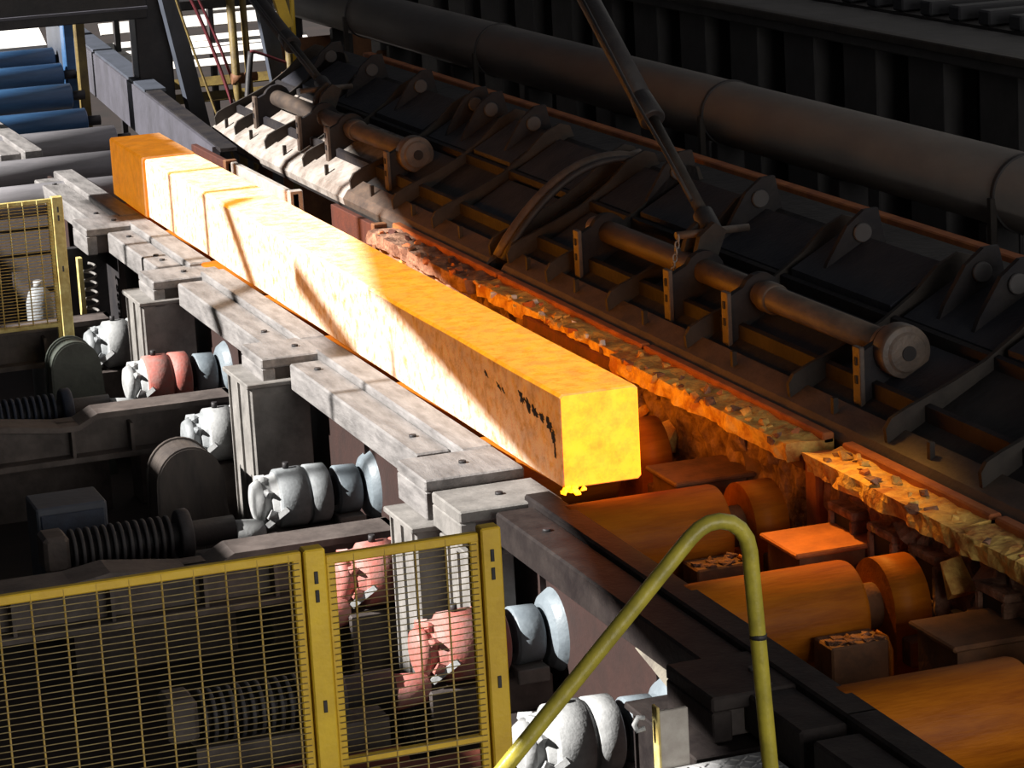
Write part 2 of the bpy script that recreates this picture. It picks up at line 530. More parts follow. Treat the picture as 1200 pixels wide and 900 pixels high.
clamp(3.62, 4.1, 'pale clamp block on the speckled box pedestal', 'guide_steel')
clamp(.52, .98, 'grey clamp block with dark square pocket near the end of the bloom', 'guide_steel')
clamp(.0, .42, 'lowest grey clamp block, beside the near bottom edge of the bloom', 'pedestal_steel', -.03)
clamp(-2.95, -2.5, 'black clamp block in shadow on the dark guide rail', 'guide_shaded', -.02)

# bent pale plate added as the sun patch under the dark rail
t = tag(MB().add([(-.53, -2.28, -.20), (-.53, -1.72, -.20), (-.575, -2.28, -.275), (-.54, -1.72, -.215), (-.515, -2.28, -.20), (-.515, -1.72, -.20), (-.56, -2.28, -.285), (-.525, -1.72, -.225)], [(0, 1, 3, 2), (4, 6, 7, 5), (0, 4, 5, 1), (2, 3, 7, 6), (0, 2, 6, 4), (1, 5, 7, 3)]).build('sun_patch_plate', 'sun_patch_steel'),
        'bent pale plate added as the sun patch under the dark guide rail', 'plate')


def pedestal(y0, y1, label, m_, ztop=-.21, w0=-.80, w1=-.45):
    t = thing('box_pedestal', label, 'pedestal', ((w0 + w1) / 2, (y0 + y1) / 2, -1.4), 'box pedestals under the guide rails')
    MB().cbox(w0, w1 - .0, y0, y1, -1.4, ztop - .03, .008).build('box_body', m_, t)
    MB().cbox(w0 - .03, w1 + .01, y0 - .03, y1 + .03, ztop - .03, ztop, .006).build('cap_plate', m_, t)
    MB().box(w0 - .014, w0 - .002, y0 + .02, y0 + .0155, -1.4, ztop - .03).build('edge_rib', m_, t)
    MB().box(w0 - .014, w0 - .002, (y0 + y1) / 2, (y0 + y1) / 2 + .015, -1.4, ztop - .03).build('edge_rib', m_, t)
    MB().box(w0 - .014, w0 - .002, y1 - .035, y1 - .02, -1.4, ztop - .03).build('edge_rib', m_, t)
    return t
pedestal(6.5, 7.0, 'dark-fronted grey box pedestal below the far clamp block', 'pedestal_steel', -.15)
pedestal(3.6, 4.12, 'speckled grey box pedestal standing between the grey gear drives', 'pedestal_steel', -.13)
pedestal(.46, .86, 'grey box pedestal behind the top right corner of the narrow mesh panel', 'pedestal_steel', -.2)
pedestal(.04, .40, 'narrow grey pedestal below the lowest grey clamp block', 'pedestal_steel', -.24, -.66, -.45)
pedestal(-3.0, -2.35, 'dark box pedestal below the black guide rail', 'guide_shaded')
# open frame pedestal at the far end, with a coil inside
t = thing('open_pedestal', 'open black pedestal with ribbed coil and yellow-green edge near the left fence', 'pedestal', (-.62, 9.0, -1.4))
MB().box(-.80, -.765, 8.75, 8.83, -1.4, -.21).build('edge_post', 'yellow_worn', t)
MB().box(-.5, -.45, 8.75, 9.3, -1.4, -.21).build('side_plate', 'black_iron', t)
MB().box(-.80, -.45, 9.2, 9.3, -1.4, -.21).build('back_plate', 'black_iron', t)
pts = []
for k in range(160):
    a = k * 2 * math.pi / 12
    pts.append((-.70 + .045 * math.cos(a), 8.85 + .045 * math.sin(a), -1.2 + k * .0058))
MB().tube(pts, .011, 6).build('coil', 'pedestal_steel', t)

# ================================================================== CROSS BEAMS ON THE LEFT
def cross_beam(y, label, zt=-.30, x1=-.84, h=.30, m_='beam_steel', kink=True):
    t = thing('cross_beam', label, 'beam', (-2.4, y, zt - h), 'steel cross beams on the left')
    def flange(z0, z1, k, w_):
        if k:
            top = [(-4.4, z1 - .035), (-2.3, z1 - .035), (-2.1, z1 - .005), (-1.7, z1 - .06), (-1.58, z1 - .06), (-1.46, z1), (x1, z1)]
        else: top = [(-4.4, z1), (x1, z1)]
        pr_ = top + [(a, c_ - (z1 - z0)) for a, c_ in reversed(top)]
        return MB().prism(pr_, y - w_, y + w_)
    flange(zt - .035, zt, kink, .13).build('top_flange', m_, t)
    flange(zt - h, zt - h + .035, False, .13).build('bottom_flange', m_, t)
    MB().box(-4.4, x1 - .01, y - .012, y + .012, zt - h + .03, zt - .06).build('web', m_, t)
    for x in (-1.25, -1.62, -2.1, -2.6, -3.2):
        MB().box(x - .01, x + .01, y - .12, y - .012, zt - h + .035, zt - .09).build('stiffener', m_, t)
    MB().box(x1 - .03, x1, y - .12, y + .12, zt - h - .1, zt + .0).build('end_plate', 'motor_pale', t)
    return t
cross_beam(1.6, 'cranked steel cross beam just above the top edge of the front yellow fence', zt=-.5, x1=-.58)
cross_beam(5.05, 'cranked steel cross beam meeting the speckled box pedestal', zt=-.5, x1=-.58)
cross_beam(7.95, 'steel cross beam below the small far yellow fence', zt=-.5, x1=-.75, kink=False)
cross_beam(-1.1, 'dark red cross beam seen low behind the front mesh', zt=-.82, x1=-.62, m_='rust_red', kink=False)
t = tag(MB().cyl((-3.2, -.68, -.95), (-1.25, -.68, -.95), .09, n=20, c=.02).build('service_pipe', 'rust_red'), 'red-brown pipe lying low behind the front mesh panel', 'pipe')
b = thing('junction_box', 'blue-grey box on the floor behind the second cross beam', 'box', (-2.0, 3.5, -1.4))
MB().cbox(-2.15, -1.75, 3.3, 3.65, -1.4, -.62, .01).build('box_body', 'side_violet', b)
MB().cbox(-2.13, -1.77, 3.285, 3.302, -1.35, -.66, .006).build('box_door', 'fin_blue', b)
for (x, y, ro, lab) in ((-1.12, 8.7, 'motor_grey', 'pale grey canister on the floor between far fence and open pedestal'),):
    t = thing('canister', lab, 'canister', (x, y, -1.4))
    MB().lathe((x, y, -1.4), (0, 0, 1), [(0, .09), (.02, .1), (.9, .1), (.98, .08), (1.02, .05)], 20).build('canister_body', ro, t)
    MB().cyl((x, y, -.385), (x, y, -.33), .035, n=12).build('cap', 'motor_pale', t)

# ================================================================== ROLLER DRIVES
def drive(y, label, body, flange_m, motor, fm='fin_dark', z=-.6):
    t = thing('roller_drive', label, 'gear motor', (-.67, y, -1.4), 'roller drive units along the table')
    ax = (1, 0, 0)
    b = MB()
    b.lathe((-1.05, y, z), ax, [(0, .06), (.01, .10), (.05, .125), (.06, .11), (.09, .11), (.095, .135), (.13, .14), (.135, .15)], 24)
    b.build('gear_end', flange_m, t)
    for k in range(7):
        a = k * 2 * math.pi / 7
        MB().lump((-0.97 , y + .125 * math.cos(a), z + .125 * math.sin(a)), .042, k, 1.).build('bolt_boss', flange_m, t)
    b = MB().lathe((-0.915, y, z), ax, [(0, .15), (.01, .165), (.16, .168), (.165, .155), (.178, .155), (.183, .168), (.29, .165), (.30, .15)], 32)
    b.build('gear_case', body, t)
    MB().bar((-0.99, y - .1, z - .12), (-0.88, y - .165, z - .02), .03, .03).build('torque_strut', 'motor_pale', t)
    MB().cyl((-0.62, y, z), (-0.36, y, z), .085, n=18).build('shaft', 'black_iron', t)
    MB().lathe((-0.575, y, z), ax, [(0, .125), (.012, .14), (.13, .135), (.14, .12)], 28).build('coupling_hub', 'coupling_blue', t)
    b = MB().cbox(-0.595, -.44, y - .16, y + .02, z - .19, z - .12, .006)
    b.build('coupling_foot', 'pedestal_steel', t)
    MB().lathe((-0.415, y, z), ax, [(0, .13), (.02, .17), (.09, .215), (.12, .215), (.125, .2)], 32).build('brake_disc', 'coupling_blue', t)
    MB().cbox(-1.02, -.42, y - .14, y + .14, -1.4, z - .16, .01).build('base_block', 'beam_steel', t)
    MB().cyl((-0.84, y, z + .165), (-0.84, y, z + .20), .018, n=8).build('lifting_eye', 'black_iron', t)
    b = MB().cyl((-1.17, y - .05, z - .16), (-1., y - .05, z - .16), .085, .07, 16, .01)
    b.build('oil_sump', flange_m, t)
    if motor:
        b = MB().cyl((-2.14, y - .05, z - .12), (-1.17, y - .05, z - .12), .075, n=16)
        b.build('motor_core', 'black_iron', t)
        f0 = None
        for k in range(13):
            x = -2.08 + k * .044
            if f0 is None:
                f0 = MB().cyl((x, y - .05, z - .12), (x + .02, y - .05, z - .12), .125, n=24, c=.004).build('cooling_fin', fm, t)
            else: same(f0, t, dx=k * .044)
        MB().cbox(-2.24, -2.10, y - .16, y + .06, z - .2, z - .0, .02).build('terminal_box', 'beam_steel', t)
        MB().cyl((-1.49, y - .05, z - .12), (-1.42, y - .05, z - .12), .15, n=24, c=.01).build('motor_flange', fm, t)
        MB().box(-2.12, -1.22, y - .14, y + .04, -1.4, z - .24).build('motor_foot', 'beam_steel', t)
    return t
drive(-1.62, 'crumpled white drive unit at the bottom edge beside the chequered tread plate', 'motor_pale', 'motor_pale', False)
drive(-.2, 'red drive unit with grey coupling behind the right post of the mesh panel', 'motor_red', 'motor_red', True)
drive(1.1, 'red drive unit behind the upper part of the narrow mesh panel', 'motor_red', 'motor_red', False)
drive(2.75, 'large pale grey drive unit in full sun left of the near clamp blocks', 'motor_grey', 'motor_pale', True)
drive(4.4, 'grey drive unit behind the speckled pedestal, beside a tall brown arched guard', 'motor_pale', 'motor_grey', False)
drive(6.1, 'pale pink drive unit between the two left cross beams', 'motor_red', 'motor_pale', True, 'fin_blue')
drive(7.4, 'whitish drive unit next to the far box pedestal and the green arched guard', 'motor_pale', 'motor_grey', False)
def belt_guard(x0, x1, y0, y1, ztop, m_, lab):
    t = thing('belt_guard', lab, 'guard', ((x0 + x1) / 2, (y0 + y1) / 2, -1.4), 'arched belt guards')
    c_ = (x0 + x1) / 2; r = (x1 - x0) / 2
    def prof(g):
        p = [(x0 - g - .02, -1.4)]
        for i in range(17):
            a = math.pi - math.pi * i / 16
            p.append((c_ + (r + g) * math.cos(a), ztop - r * 1.1 + (r * 1.1 + g) * math.sin(a)))
        return p + [(x1 + g + .05, -1.4)]
    MB().prism(prof(0), y0, y1).build('guard_shell', m_, t)
    MB().prism(prof(.012), y0 + .005, y0 + .03).build('guard_rim', m_, t)
    MB().prism(prof(.012), y1 - .03, y1 - .005).build('guard_rim', m_, t)
    MB().cbox(c_ - .05, c_ + .05, y0 - .03, y0 + .01, ztop - .62, ztop - .5, .004).build('inspection_cover', m_, t)
belt_guard(-1.36, -.98, 3.72, 4.02, -.50, 'guard_brown', 'tall brown arched belt guard in front of the second cross beam')
belt_guard(-1.38, -1.06, 6.85, 7.1, -.45, 'guard_green', 'grey-green arched belt guard left of the whitish drive unit')

# ================================================================== SIDE GUARD WALL RIGHT OF THE ROLLERS
def rough_slab(x0, x1, y0, y1, z0, z1, ny, nz, amp, seed, face='x'):
    """closed block whose visible sides (-x and top) are roughened by noise"""
    b = MB()
    nx = max(2, int((x1 - x0) / .05))
    # section path: bottom-left -> up the -x face -> over the top
    path = [(x0, z0 + (z1 - z0) * i / nz) for i in range(nz + 1)] + [(x0 + (x1 - x0) * i / nx, z1) for i in range(1, nx + 1)]
    n = len(path)
    for j in range(ny + 1):
        y = y0 + (y1 - y0) * j / ny
        for k, (x, z) in enumerate(path):
            q = Vector((x * 9, y * 7, z * 9 + seed))
            d = noise.noise(q) * amp + noise.noise(q * 2.7) * amp * .6
            fx = 1 if k <= nz else 0
            fz = 1 if k >= nz else 0
            b.v.append((x - d * fx, y, z + d * .6 * fz))
    for j in range(ny):
        for k in range(n - 1):
            b.f.append([j * n + k, j * n + k + 1, (j + 1) * n + k + 1, (j + 1) * n + k]); b.sm.append(False); b.mi.append(0)
    base = len(b.v)
    for j in range(ny + 1):
        b.v.append((x1, y0 + (y1 - y0) * j / ny, z0))
    for j in range(ny):
        b.f.append([j * n + n - 1, base + j, base + j + 1, (j + 1) * n + n - 1]); b.sm.append(False); b.mi.append(0)
        b.f.append([base + j, j * n, (j + 1) * n, base + j + 1]); b.sm.append(False); b.mi.append(0)
    b.f.append([k for k in range(n)] + [base]); b.sm.append(False); b.mi.append(0)
    b.f.append([ny * n + k for k in range(n - 1, -1, -1)][:] + [base + ny]); b.sm.append(False); b.mi.append(0)
    return b


secs = [(-4.2, -2.0, 'crusted side guard section at the right edge, with dark square ports'),
        (-1.96, -.55, 'crusted side guard section right of the red post'),
        (-.35, 1.9, 'ragged pale-crusted side guard section right of the bloom end'),
        (1.94, 4.3, 'broken orange side guard section behind the yellow top of the bloom'),
        (4.34, 6.5, 'ragged side guard section behind the middle of the bloom')]
for i, (y0, y1, lab) in enumerate(secs):
    t = thing('side_guard', lab, 'guard', (.95, (y0 + y1) / 2, -.92), 'side guard sections right of the rollers')
    ny = int((y1 - y0) / .04)
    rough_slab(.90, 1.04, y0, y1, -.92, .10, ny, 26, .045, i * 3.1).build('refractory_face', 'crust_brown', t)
    rough_slab(.80 if i != 3 else .84, 1.04, y0, y1, .08, .165, ny, 3, .03, 20 + i).build('ledge_cap', 'glow_yellow_crust' if i < 4 else 'crust_brown', t)
    MB().cbox(.985, 1.045, y0, y1, .14, .195, .008).build('edge_bar', 'rust_orange', t)
    R_ = random.Random(50 + i)
    n = int((y1 - y0) * 16)
    for k in range(n):
        y = R_.uniform(y0 + .05, y1 - .05)
        r = R_.uniform(.014, .045)
        x = R_.uniform(.79, .95)
        MB().lump((x, y, .165 + R_.uniform(-.015, .02)), r, 100 * i + k, .8).build('scale_lump', R_.choice(['glow_yellow_crust', 'glow_yellow_crust', 'rust_orange', 'white_slat' if i == 3 else 'crust_brown'] if i < 4 else ['crust_brown', 'rust_orange', 'rust_deep']), t)  # white lumps in one section paint scale lit by the hot bloom
    for k in range(int((y1 - y0) * 7)):
        y = R_.uniform(y0 + .05, y1 - .05)
        z = R_.uniform(-.45, .05)
        MB().lump((.90 + R_.uniform(-.02, .02), y, z), R_.uniform(.05, .13), 700 + 100 * i + k, 1.3).build('crust_chunk', R_.choice(['crust_brown', 'crust_brown', 'rust_dark', 'glow_yellow_crust']), t)
    if i in (0, 1):
        for y in ((-3.3, -2.75, -2.25) if i == 0 else (-1.65, -1.25, -.85)):
            MB().cbox(.82, .93, y - .13, y - .09, -.42, -.06).build('port_frame', 'crust_brown', t)
            MB().cbox(.82, .93, y + .09, y + .13, -.42, -.06).build('port_frame', 'crust_brown', t)
            MB().cbox(.82, .93, y - .13, y + .13, -.06, -.02).build('port_frame', 'crust_brown', t)
            MB().box(.838, .85, y - .09, y + .09, -.3, -.06).build('port_hole', 'dark_recess', t)
            MB().cbox(.82, .93, y - .13, y + .13, -.46, -.3).build('port_frame', 'crust_brown', t)
# red post and its bracket
t = thing('guard_post', 'red-orange upright post between two crusted guard sections', 'post', (.93, -.46, -.92))
MB().cbox(.86, 1.0, -.53, -.40, -.92, .13, .012).build('post_body', 'rust_orange', t)
MB().cbox(.86, .98, -.40, .75, .04, .11, .008).build('top_bar', 'rust_red', t)
t = thing('guard_post', 'dark red bent bar above the far corner of the bloom top', 'post', (.88, 1.95, -.92))
MB().cbox(.82, .92, 1.86, 1.98, -.92, .12, .012).build('post_body', 'rust_orange', t)
MB().cbox(.82, .90, 1.98, 3.4, .05, .12, .01).build('top_bar', 'rust_red', t)
# crumbs of mill scale on the shelf between rollers
t = thing('scale_shelf', 'rusty shelf heaped with scale crumbs below the right-hand guard', 'shelf', (.83, -1.35, -.92))
MB().cbox(.76, .9, -1.75, -1.1, -.92, -.24, .01).build('shelf_body', 'rust_dark', t)
b = MB(); R_ = random.Random(5)
for k in range(260):
    b.lump((R_.uniform(.75, .90), R_.uniform(-1.75, -1.1), -.235 + R_.uniform(0, .03)), R_.uniform(.008, .024), k, .9)
b.build('scale_crumbs', 'crust_brown', t)['kind'] = 'stuff'
# far plates beyond the crusted wall
def side_plate(y0, y1, label, m_, x=.78, z1=.22):
    t = thing('side_plate', label, 'plate', (x, (y0 + y1) / 2, -.92))
    MB().cbox(x, x + .05, y0, y1, -.92, z1, .006).build('plate_body', m_, t)
    MB().cbox(x - .02, x + .08, y0, y0 + .07, -.92, z1 + .02, .006).build('edge_stile', 'rust_dark' if m_ != 'pale_plate' else 'pale_plate', t)
    return t
side_plate(6.6, 7.75, 'dark red side plate right of the shaded streaks on the bloom', 'rust_deep', .9, .16)
side_plate(7.9, 9.75, 'sunlit cream side plate behind the bloom, below the far hood', 'pale_plate', .66, .24)
side_plate(9.85, 11.1, 'rust-red side plate beside the short orange block', 'rust_deep', .66, .22)

# ================================================================== HOOD SEGMENTS
def zp(x): return .17 + .55 * (x - 1.06)
def hood(y0, lab, L=7.35, paled=None):  # last argument: offset where the painted sunlight begins along the hood
    t = thing('cooling_hood', lab, 'hood', (1.5, y0, .1), 'ribbed tilting hoods along the line')
    Y = lambda a: y0 + a
    shell = [(1.075, .08), (1.06, .12), (1.065, .165), (1.10, zp(1.10)), (1.60, zp(1.60)), (2.10, zp(2.10)), (2.32, zp(2.10) + .02), (2.34, .62), (2.1, .62), (1.6, .34), (1.15, .08)]
    MB().prism(shell, Y(0), Y(L)).build('hood_shell', 'hood_shell', t)
    lip = [(1.06, .11), (1.05, .16), (1.09, .215), (1.20, zp(1.20) + .03), (1.20, zp(1.20)), (1.1, .19)]
    MB().prism(lip, Y(0), Y(paled or L)).build('front_lip', 'tube_brown', t)
    if paled:
        MB().prism(lip, Y(paled), Y(L)).build('front_lip', 'sunlit_steel', t)
    ribs = [.02, 1.2, 2.1, 3.15, 4.45, 5.6, 6.6, 7.3]
    r0 = None
    prof = [(1.11, zp(1.11) - .01), (1.10, zp(1.10) + .10), (1.13, zp(1.13) + .13), (1.20, zp(1.20) + .125), (1.45, zp(1.45) + .085), (1.62, zp(1.62) + .07),
            (1.80, zp(1.80) + .09), (1.93, zp(1.93) + .14), (2.05, zp(2.05) + .13), (2.12, zp(2.12) + .07), (2.15, zp(2.1))]
    for a in ribs:
        if r0 is None: r0 = MB().prism(prof, Y(a), Y(a) + .03).build('cross_rib', 'sooty_edge', t)
        else: same(r0, t, dy=a - ribs[0])
    for k in range(len(ribs) - 1):
        a, c_ = ribs[k] + .035, ribs[k + 1] - .005
        if c_ - a < .3: continue
        def slope_box(xa, xb, h0, h1, ya, yb):
            return MB().prism([(xa, zp(xa) + h0), (xb, zp(xb) + h0), (xb, zp(xb) + h1), (xa, zp(xa) + h1)], ya, yb)
        MB().prism([(1.30, zp(1.3)), (1.325, zp(1.3)), (1.325, zp(1.3) + .085), (1.30, zp(1.3) + .075)], Y(a), Y(c_)).build('stringer', 'sooty', t)
        MB().prism([(1.66, zp(1.66)), (1.685, zp(1.66)), (1.685, zp(1.66) + .07), (1.66, zp(1.66) + .06)], Y(a), Y(c_)).build('stringer', 'sooty', t)
        slope_box(1.70, 2.02, -.0, .05 + .03 * (k % 2), Y(a + .04), Y(c_ - .06)).build('cover_plate', 'sooty_plate', t)
        if paled and c_ > paled:
            slope_box(1.205, 1.295, .0, .02, Y(max(a, paled)), Y(c_)).build('sunlit_plate', 'sunlit_steel', t)
            slope_box(1.33, 1.64, .0, .032, Y(max(a, paled) + .03), Y(c_ - .05)).build('sunlit_plate', 'sunlit_steel', t)
        elif k % 4 != 1:
            slope_box(1.34, 1.63, -.0, .03, Y(a + .05), Y(c_ - .1)).build('cover_plate', 'sooty_plate', t)
        MB().box(1.12, 1.145, Y(a + (c_ - a) * .55), Y(a + (c_ - a) * .55) + .03, zp(1.12), zp(1.12) + .11).build('lug', 'sooty_edge', t)
    # pin brackets along the upper edge
    for a in (1.55, 2.45, 2.8, 4.1, 5.4, 6.6):
        g = MB().prism([(1.72, zp(1.72)), (1.78, zp(1.78) + .10), (1.90, zp(1.90) + .22), (2.0, zp(2.0) + .24), (2.08, zp(2.08) + .20), (2.12, zp(2.1))], Y(a), Y(a) + .035).build('pin_bracket', 'sooty', t)
        MB().cyl((1.98, Y(a) - .025, zp(1.98) + .135), (1.98, Y(a), zp(1.98) + .135), .052, n=20, c=.006).build('pin', 'pier_grey', g)
    # torque tube with bearing and bracket plates
    tx, tz = 1.44, .525
    MB().cyl((tx, Y(2.62), tz), (tx, Y(6.62), tz), .068, n=28).build('torque_tube', 'tube_brown', t)
    e = MB().lathe((tx, Y(2.52), tz), (0, 1, 0), [(0, .035), (.005, .09), (.02, .10), (.025, .125), (.05, .13), (.13, .13), (.14, .115), (.22, .10)], 36).build('end_bearing', 'tube_brown', t)
    MB().cyl((tx, Y(2.512), tz), (tx, Y(2.522), tz), .036, n=20).build('bore', 'dark_recess', e)
    MB().cyl((tx, Y(4.02), tz), (tx, Y(4.14), tz), .083, n=28, c=.01).build('collar', 'tube_brown', t)
    for a, x0 in ((2.64, 1.20), (4.2, 1.2), (4.95, 1.18), (6.4, 1.20)):
        pr_ = [(x0, zp(x0) - .02), (x0, tz - .02)]
        for k in range(9):
            an = math.pi - k * math.pi / 8
            pr_.append((tx + (.115 if k else .2) * math.cos(an), tz + .115 * math.sin(an)))
        pr_ += [(tx + .115, tz), (tx + .16, zp(tx + .16))]
        MB().prism([(x0 + .07, zp(x0) - .02)] + pr_[2:] , Y(a), Y(a) + .05).build('tube_bracket', 'sooty', t)
        MB().cbox(x0 + .035, x0 + .062, Y(a) - .01, Y(a) + .07, zp(x0) - .01, tz + .03, .004).build('bracket_face', 'tube_brown', t)
        for dz in (.0, -.09):
            MB().cbox(x0 + .028, x0 + .0345, Y(a) + .018, Y(a) + .042, tz - .06 + dz, tz - .02 + dz, .002).build('slot', 'dark_recess', t)
    # lever lug for the lifting cylinder
    MB().prism([(1.38, tz - .1), (1.50, tz - .1), (1.62, .72), (1.55, .77), (1.46, .70)], Y(5.05), Y(5.1)).build('lever_lug', 'sooty_edge', t)
    MB().prism([(1.38, tz - .1), (1.50, tz - .1), (1.62, .72), (1.55, .77), (1.46, .70)], Y(5.22), Y(5.27)).build('lever_lug', 'sooty_edge', t)
    return t
hood(-2.88, 'dark ribbed hood in the right foreground with long brown torque tube')
hood(4.74, 'dark ribbed hood at the upper centre, far end in sunlight', paled=3.2)

# curved straps at the joint
for (y, r, lab) in ((4.60, .04, 'thick curved hose arching over the joint of the two hoods'), (4.50, .022, 'thin curved hose in front of the thicker arched hose')):
    pts = []
    for k in range(15):
        u = k / 14
        x = 1.10 + 1.0 * u
        pts.append((x, y + .02 * math.sin(u * 3), zp(x) + .05 + .20 * math.sin(math.pi * min(1, u * 1.05)) ** .8))
    tag(MB().tube(pts, r, 12).build('curved_hose', 'tube_brown' if r > .03 else 'black_iron'), lab, 'hose', 'hoses over the hood joint')

# lifting cylinders
def lift(yb, p_top, lab):
    base = Vector((1.58, yb, .70)); top = Vector(p_top)
    d = (top - base); Lc = d.length; d.normalize()
    t = thing('lifting_cylinder', lab, 'hydraulic cylinder', base, 'lifting cylinders of the hoods')
    P = lambda s_: base + d * s_
    MB().cyl(P(-.06), P(.16), .06, n=16, c=.01).build('clevis', 'black_iron', t)
    MB().cyl(P(.1), P(Lc * .52), .036, n=16).build('piston_rod', 'sooty_edge', t)
    MB().cyl(P(Lc * .46), P(Lc * .60), .078, .06, n=18, c=.01).build('gland', 'black_iron', t)
    MB().cyl(P(Lc * .55), P(Lc * 1.25), .065, n=18).build('barrel', 'black_iron', t)
    off = Vector((-.05, 0, .05))
    MB().tube([P(.2) + off, P(Lc * .3) + off * 1.2, P(Lc * .5) + off * 1.8, P(Lc * .7) + off * 1.6, P(Lc) + off * 1.5], .012, 8).build('hose', 'black_iron', t)
    MB().cyl((1.36, yb, .70), (1.80, yb, .70), .022, n=12).build('pivot_pin', 'tube_brown', t)
    return t
lift(2.28, (1.6, 4.09, 1.85), 'black lifting cylinder slanting down from the top centre to the torque tube')
lift(10.1, (1.6, 12.26, 1.27), 'thin lifting cylinder slanting down to the far sunlit hood')
# thin link chain beside the near clevis
t = thing('hanging_chain', 'short pale chain looped beside the near cylinder clevis', 'chain', (1.40, 2.2, .45))
for k in range(9):
    pts = []
    for q in range(9):
        a = 2 * math.pi * q / 8
        u, v_ = .012 * math.cos(a), .022 * math.sin(a)
        c0 = Vector((1.34 - .008 * k, 2.2, .70 - .036 * k))
        pts.append(c0 + (Vector((u, 0, v_)) if k % 2 else Vector((0, u, v_))))
    MB().tube(pts, .005, 6).build('chain_link', 'pedestal_steel', t)

# ================================================================== BEHIND THE HOODS
t = thing('rear_channel', 'rusty channel beam running behind the hoods under the big pipe', 'beam', (2.5, 4, .6), None)
MB().cbox(2.46, 2.54, -4, 12, .66, .74, .008).build('channel_web', 'rust_orange', t)
MB().cbox(2.40, 2.62, -4, 12, .58, .61, .006).build('channel_foot', 'rust_dark', t)
p0 = None
for k in range(28):
    y = -3.6 + k * .56
    if p0 is None: p0 = MB().cbox(2.40, 2.455, y, y + .06, .2, .70, .006).build('stub_post', 'sooty_edge', t)
    else: same(p0, t, dy=k * .56)
tag(MB().box(2.64, 2.67, -4, 12, -1.4, .58).build('rear_screen', 'rust_dark'), 'dark rusty screen plate closing the gap behind the hoods', 'screen')

t = thing('overhead_pipe', 'fat grey pipe with thin hoops running along the upper right', 'pipe', (3.0, 6, .68), None)
MB().cyl((3.0, -5, .90), (3.0, 17.5, .90), .213, n=40).build('pipe_body', 'pipe_grey', t)
for y in (1.25, 5.2, 9.85, 13.6, -2.6):
    MB().cyl((3.0, y, .90), (3.0, y + .035, .90), .223, n=40).build('pipe_hoop', 'black_iron', t)
    MB().cbox(2.76, 2.80, y - .005, y + .04, .55, .90, .004).build('hoop_strap', 'sooty_edge', t)
p0 = None
for k in range(12):
    y = -4 + k * 1.85
    if p0 is None: p0 = MB().cbox(2.9, 3.1, y, y + .1, -1.4, .70, .006).build('pipe_stand', 'black_iron', t)
    else: same(p0, t, dy=k * 1.85)

# panelled wall behind the pipe
b = struct(MB().box(4.45, 4.6, -6, 19, -1.4, 1.22).build('wall_back', 'dark_recess'))
p0 = None
for k in range(24):
    y = -4.4 + .985 * k + .02
    if p0 is None: p0 = MB().cbox(4.2, 4.45, y, y + .52, -1.4, 1.215, .012).build('pier', 'pier_grey', b)
    else: same(p0, b, dy=.985 * k)
t = thing('walkway_edge', 'long grey edge beam above the recessed piers at the upper right', 'beam', (4.25, 6, 1.2), None)
MB().cbox(4.08, 4.7, -6, 19, 1.22, 1.34, .012).build('edge_beam', 'pier_grey', t)
MB().cbox(4.02, 4.10, -6, 19, 1.30, 1.36, .008).build('kick_strip', 'sooty_edge', t)
t = thing('slatted_walkway', 'dark slatted walkway at the upper right corner', 'walkway', (5.4, 5, 1.34), None)
p0 = None
for k in range(52):
    y = -4 + .42 * k
    if p0 is None: p0 = MB().cbox(4.72, 7.4, y, y + .16, 1.36, 1.46, .012).build('slat', 'walkway_slat', t)
    else: same(p0, t, dy=.42 * k)
MB().box(4.72, 7.4, -5, 19, 1.30, 1.355).build('walkway_deck', 'dark_recess', t)

# ================================================================== FAR END: ROLLER TABLE, FRAME, SCAFFOLD
def far_roller(xr, y, z, m_, lab, L=2.6):
    t = thing('runout_roller', lab, 'roller', (xr - L / 2, y, z - .12), 'rollers of the far table')
    r = .135
    MB().lathe((xr - L, y, z - r), (1, 0, 0), [(0, r - .02), (.01, r), (L - .01, r), (L, r - .02)], 32).build('barrel', m_, t)
    MB().cyl((xr - .02, y, z - r), (xr + .14, y, z - r), .05, n=16).build('journal', 'black_iron', t)
    return t
far_roller(1.29, 20.6, .13, 'roller_blue', 'farthest blue roller below the white platform, top left')
far_roller(1.08, 19.0, .12, 'roller_blue', 'second farthest blue roller at the top left')
far_roller(.86, 17.4, .08, 'roller_blue', 'blue roller with white sheen, third from the back')
far_roller(.71, 15.9, -.0, 'roller_blue', 'deep blue roller, nearest of the blue rollers')
far_roller(.69, 14.4, -.0, 'roller_pale', 'pale grey roller just in front of the blue rollers')
far_roller(.43, 12.9, -.02, 'roller_pale', 'pale grey roller left of the short orange block')
far_roller(.43, 11.4, -.02, 'roller_pale', 'pale grey roller mostly hidden behind the short orange block')
t = thing('white_platform', 'sunlit white platform behind the blue rollers at the top left', 'platform', (.3, 23, -1.4))
MB().prism([(21.6, .0), (21.6, .06), (23.4, .75), (23.6, .70), (23.6, .0)], -2.2, 1.4, 'x').build('sloped_deck', 'white_slat', t)
MB().box(-2.2, .62, 22.72, 22.76, .48, .545).build('deck_seam', 'black_iron', t)
MB().box(-2.0, 1.2, 22.4, 22.6, -1.4, .05).build('deck_leg', 'black_iron', t)

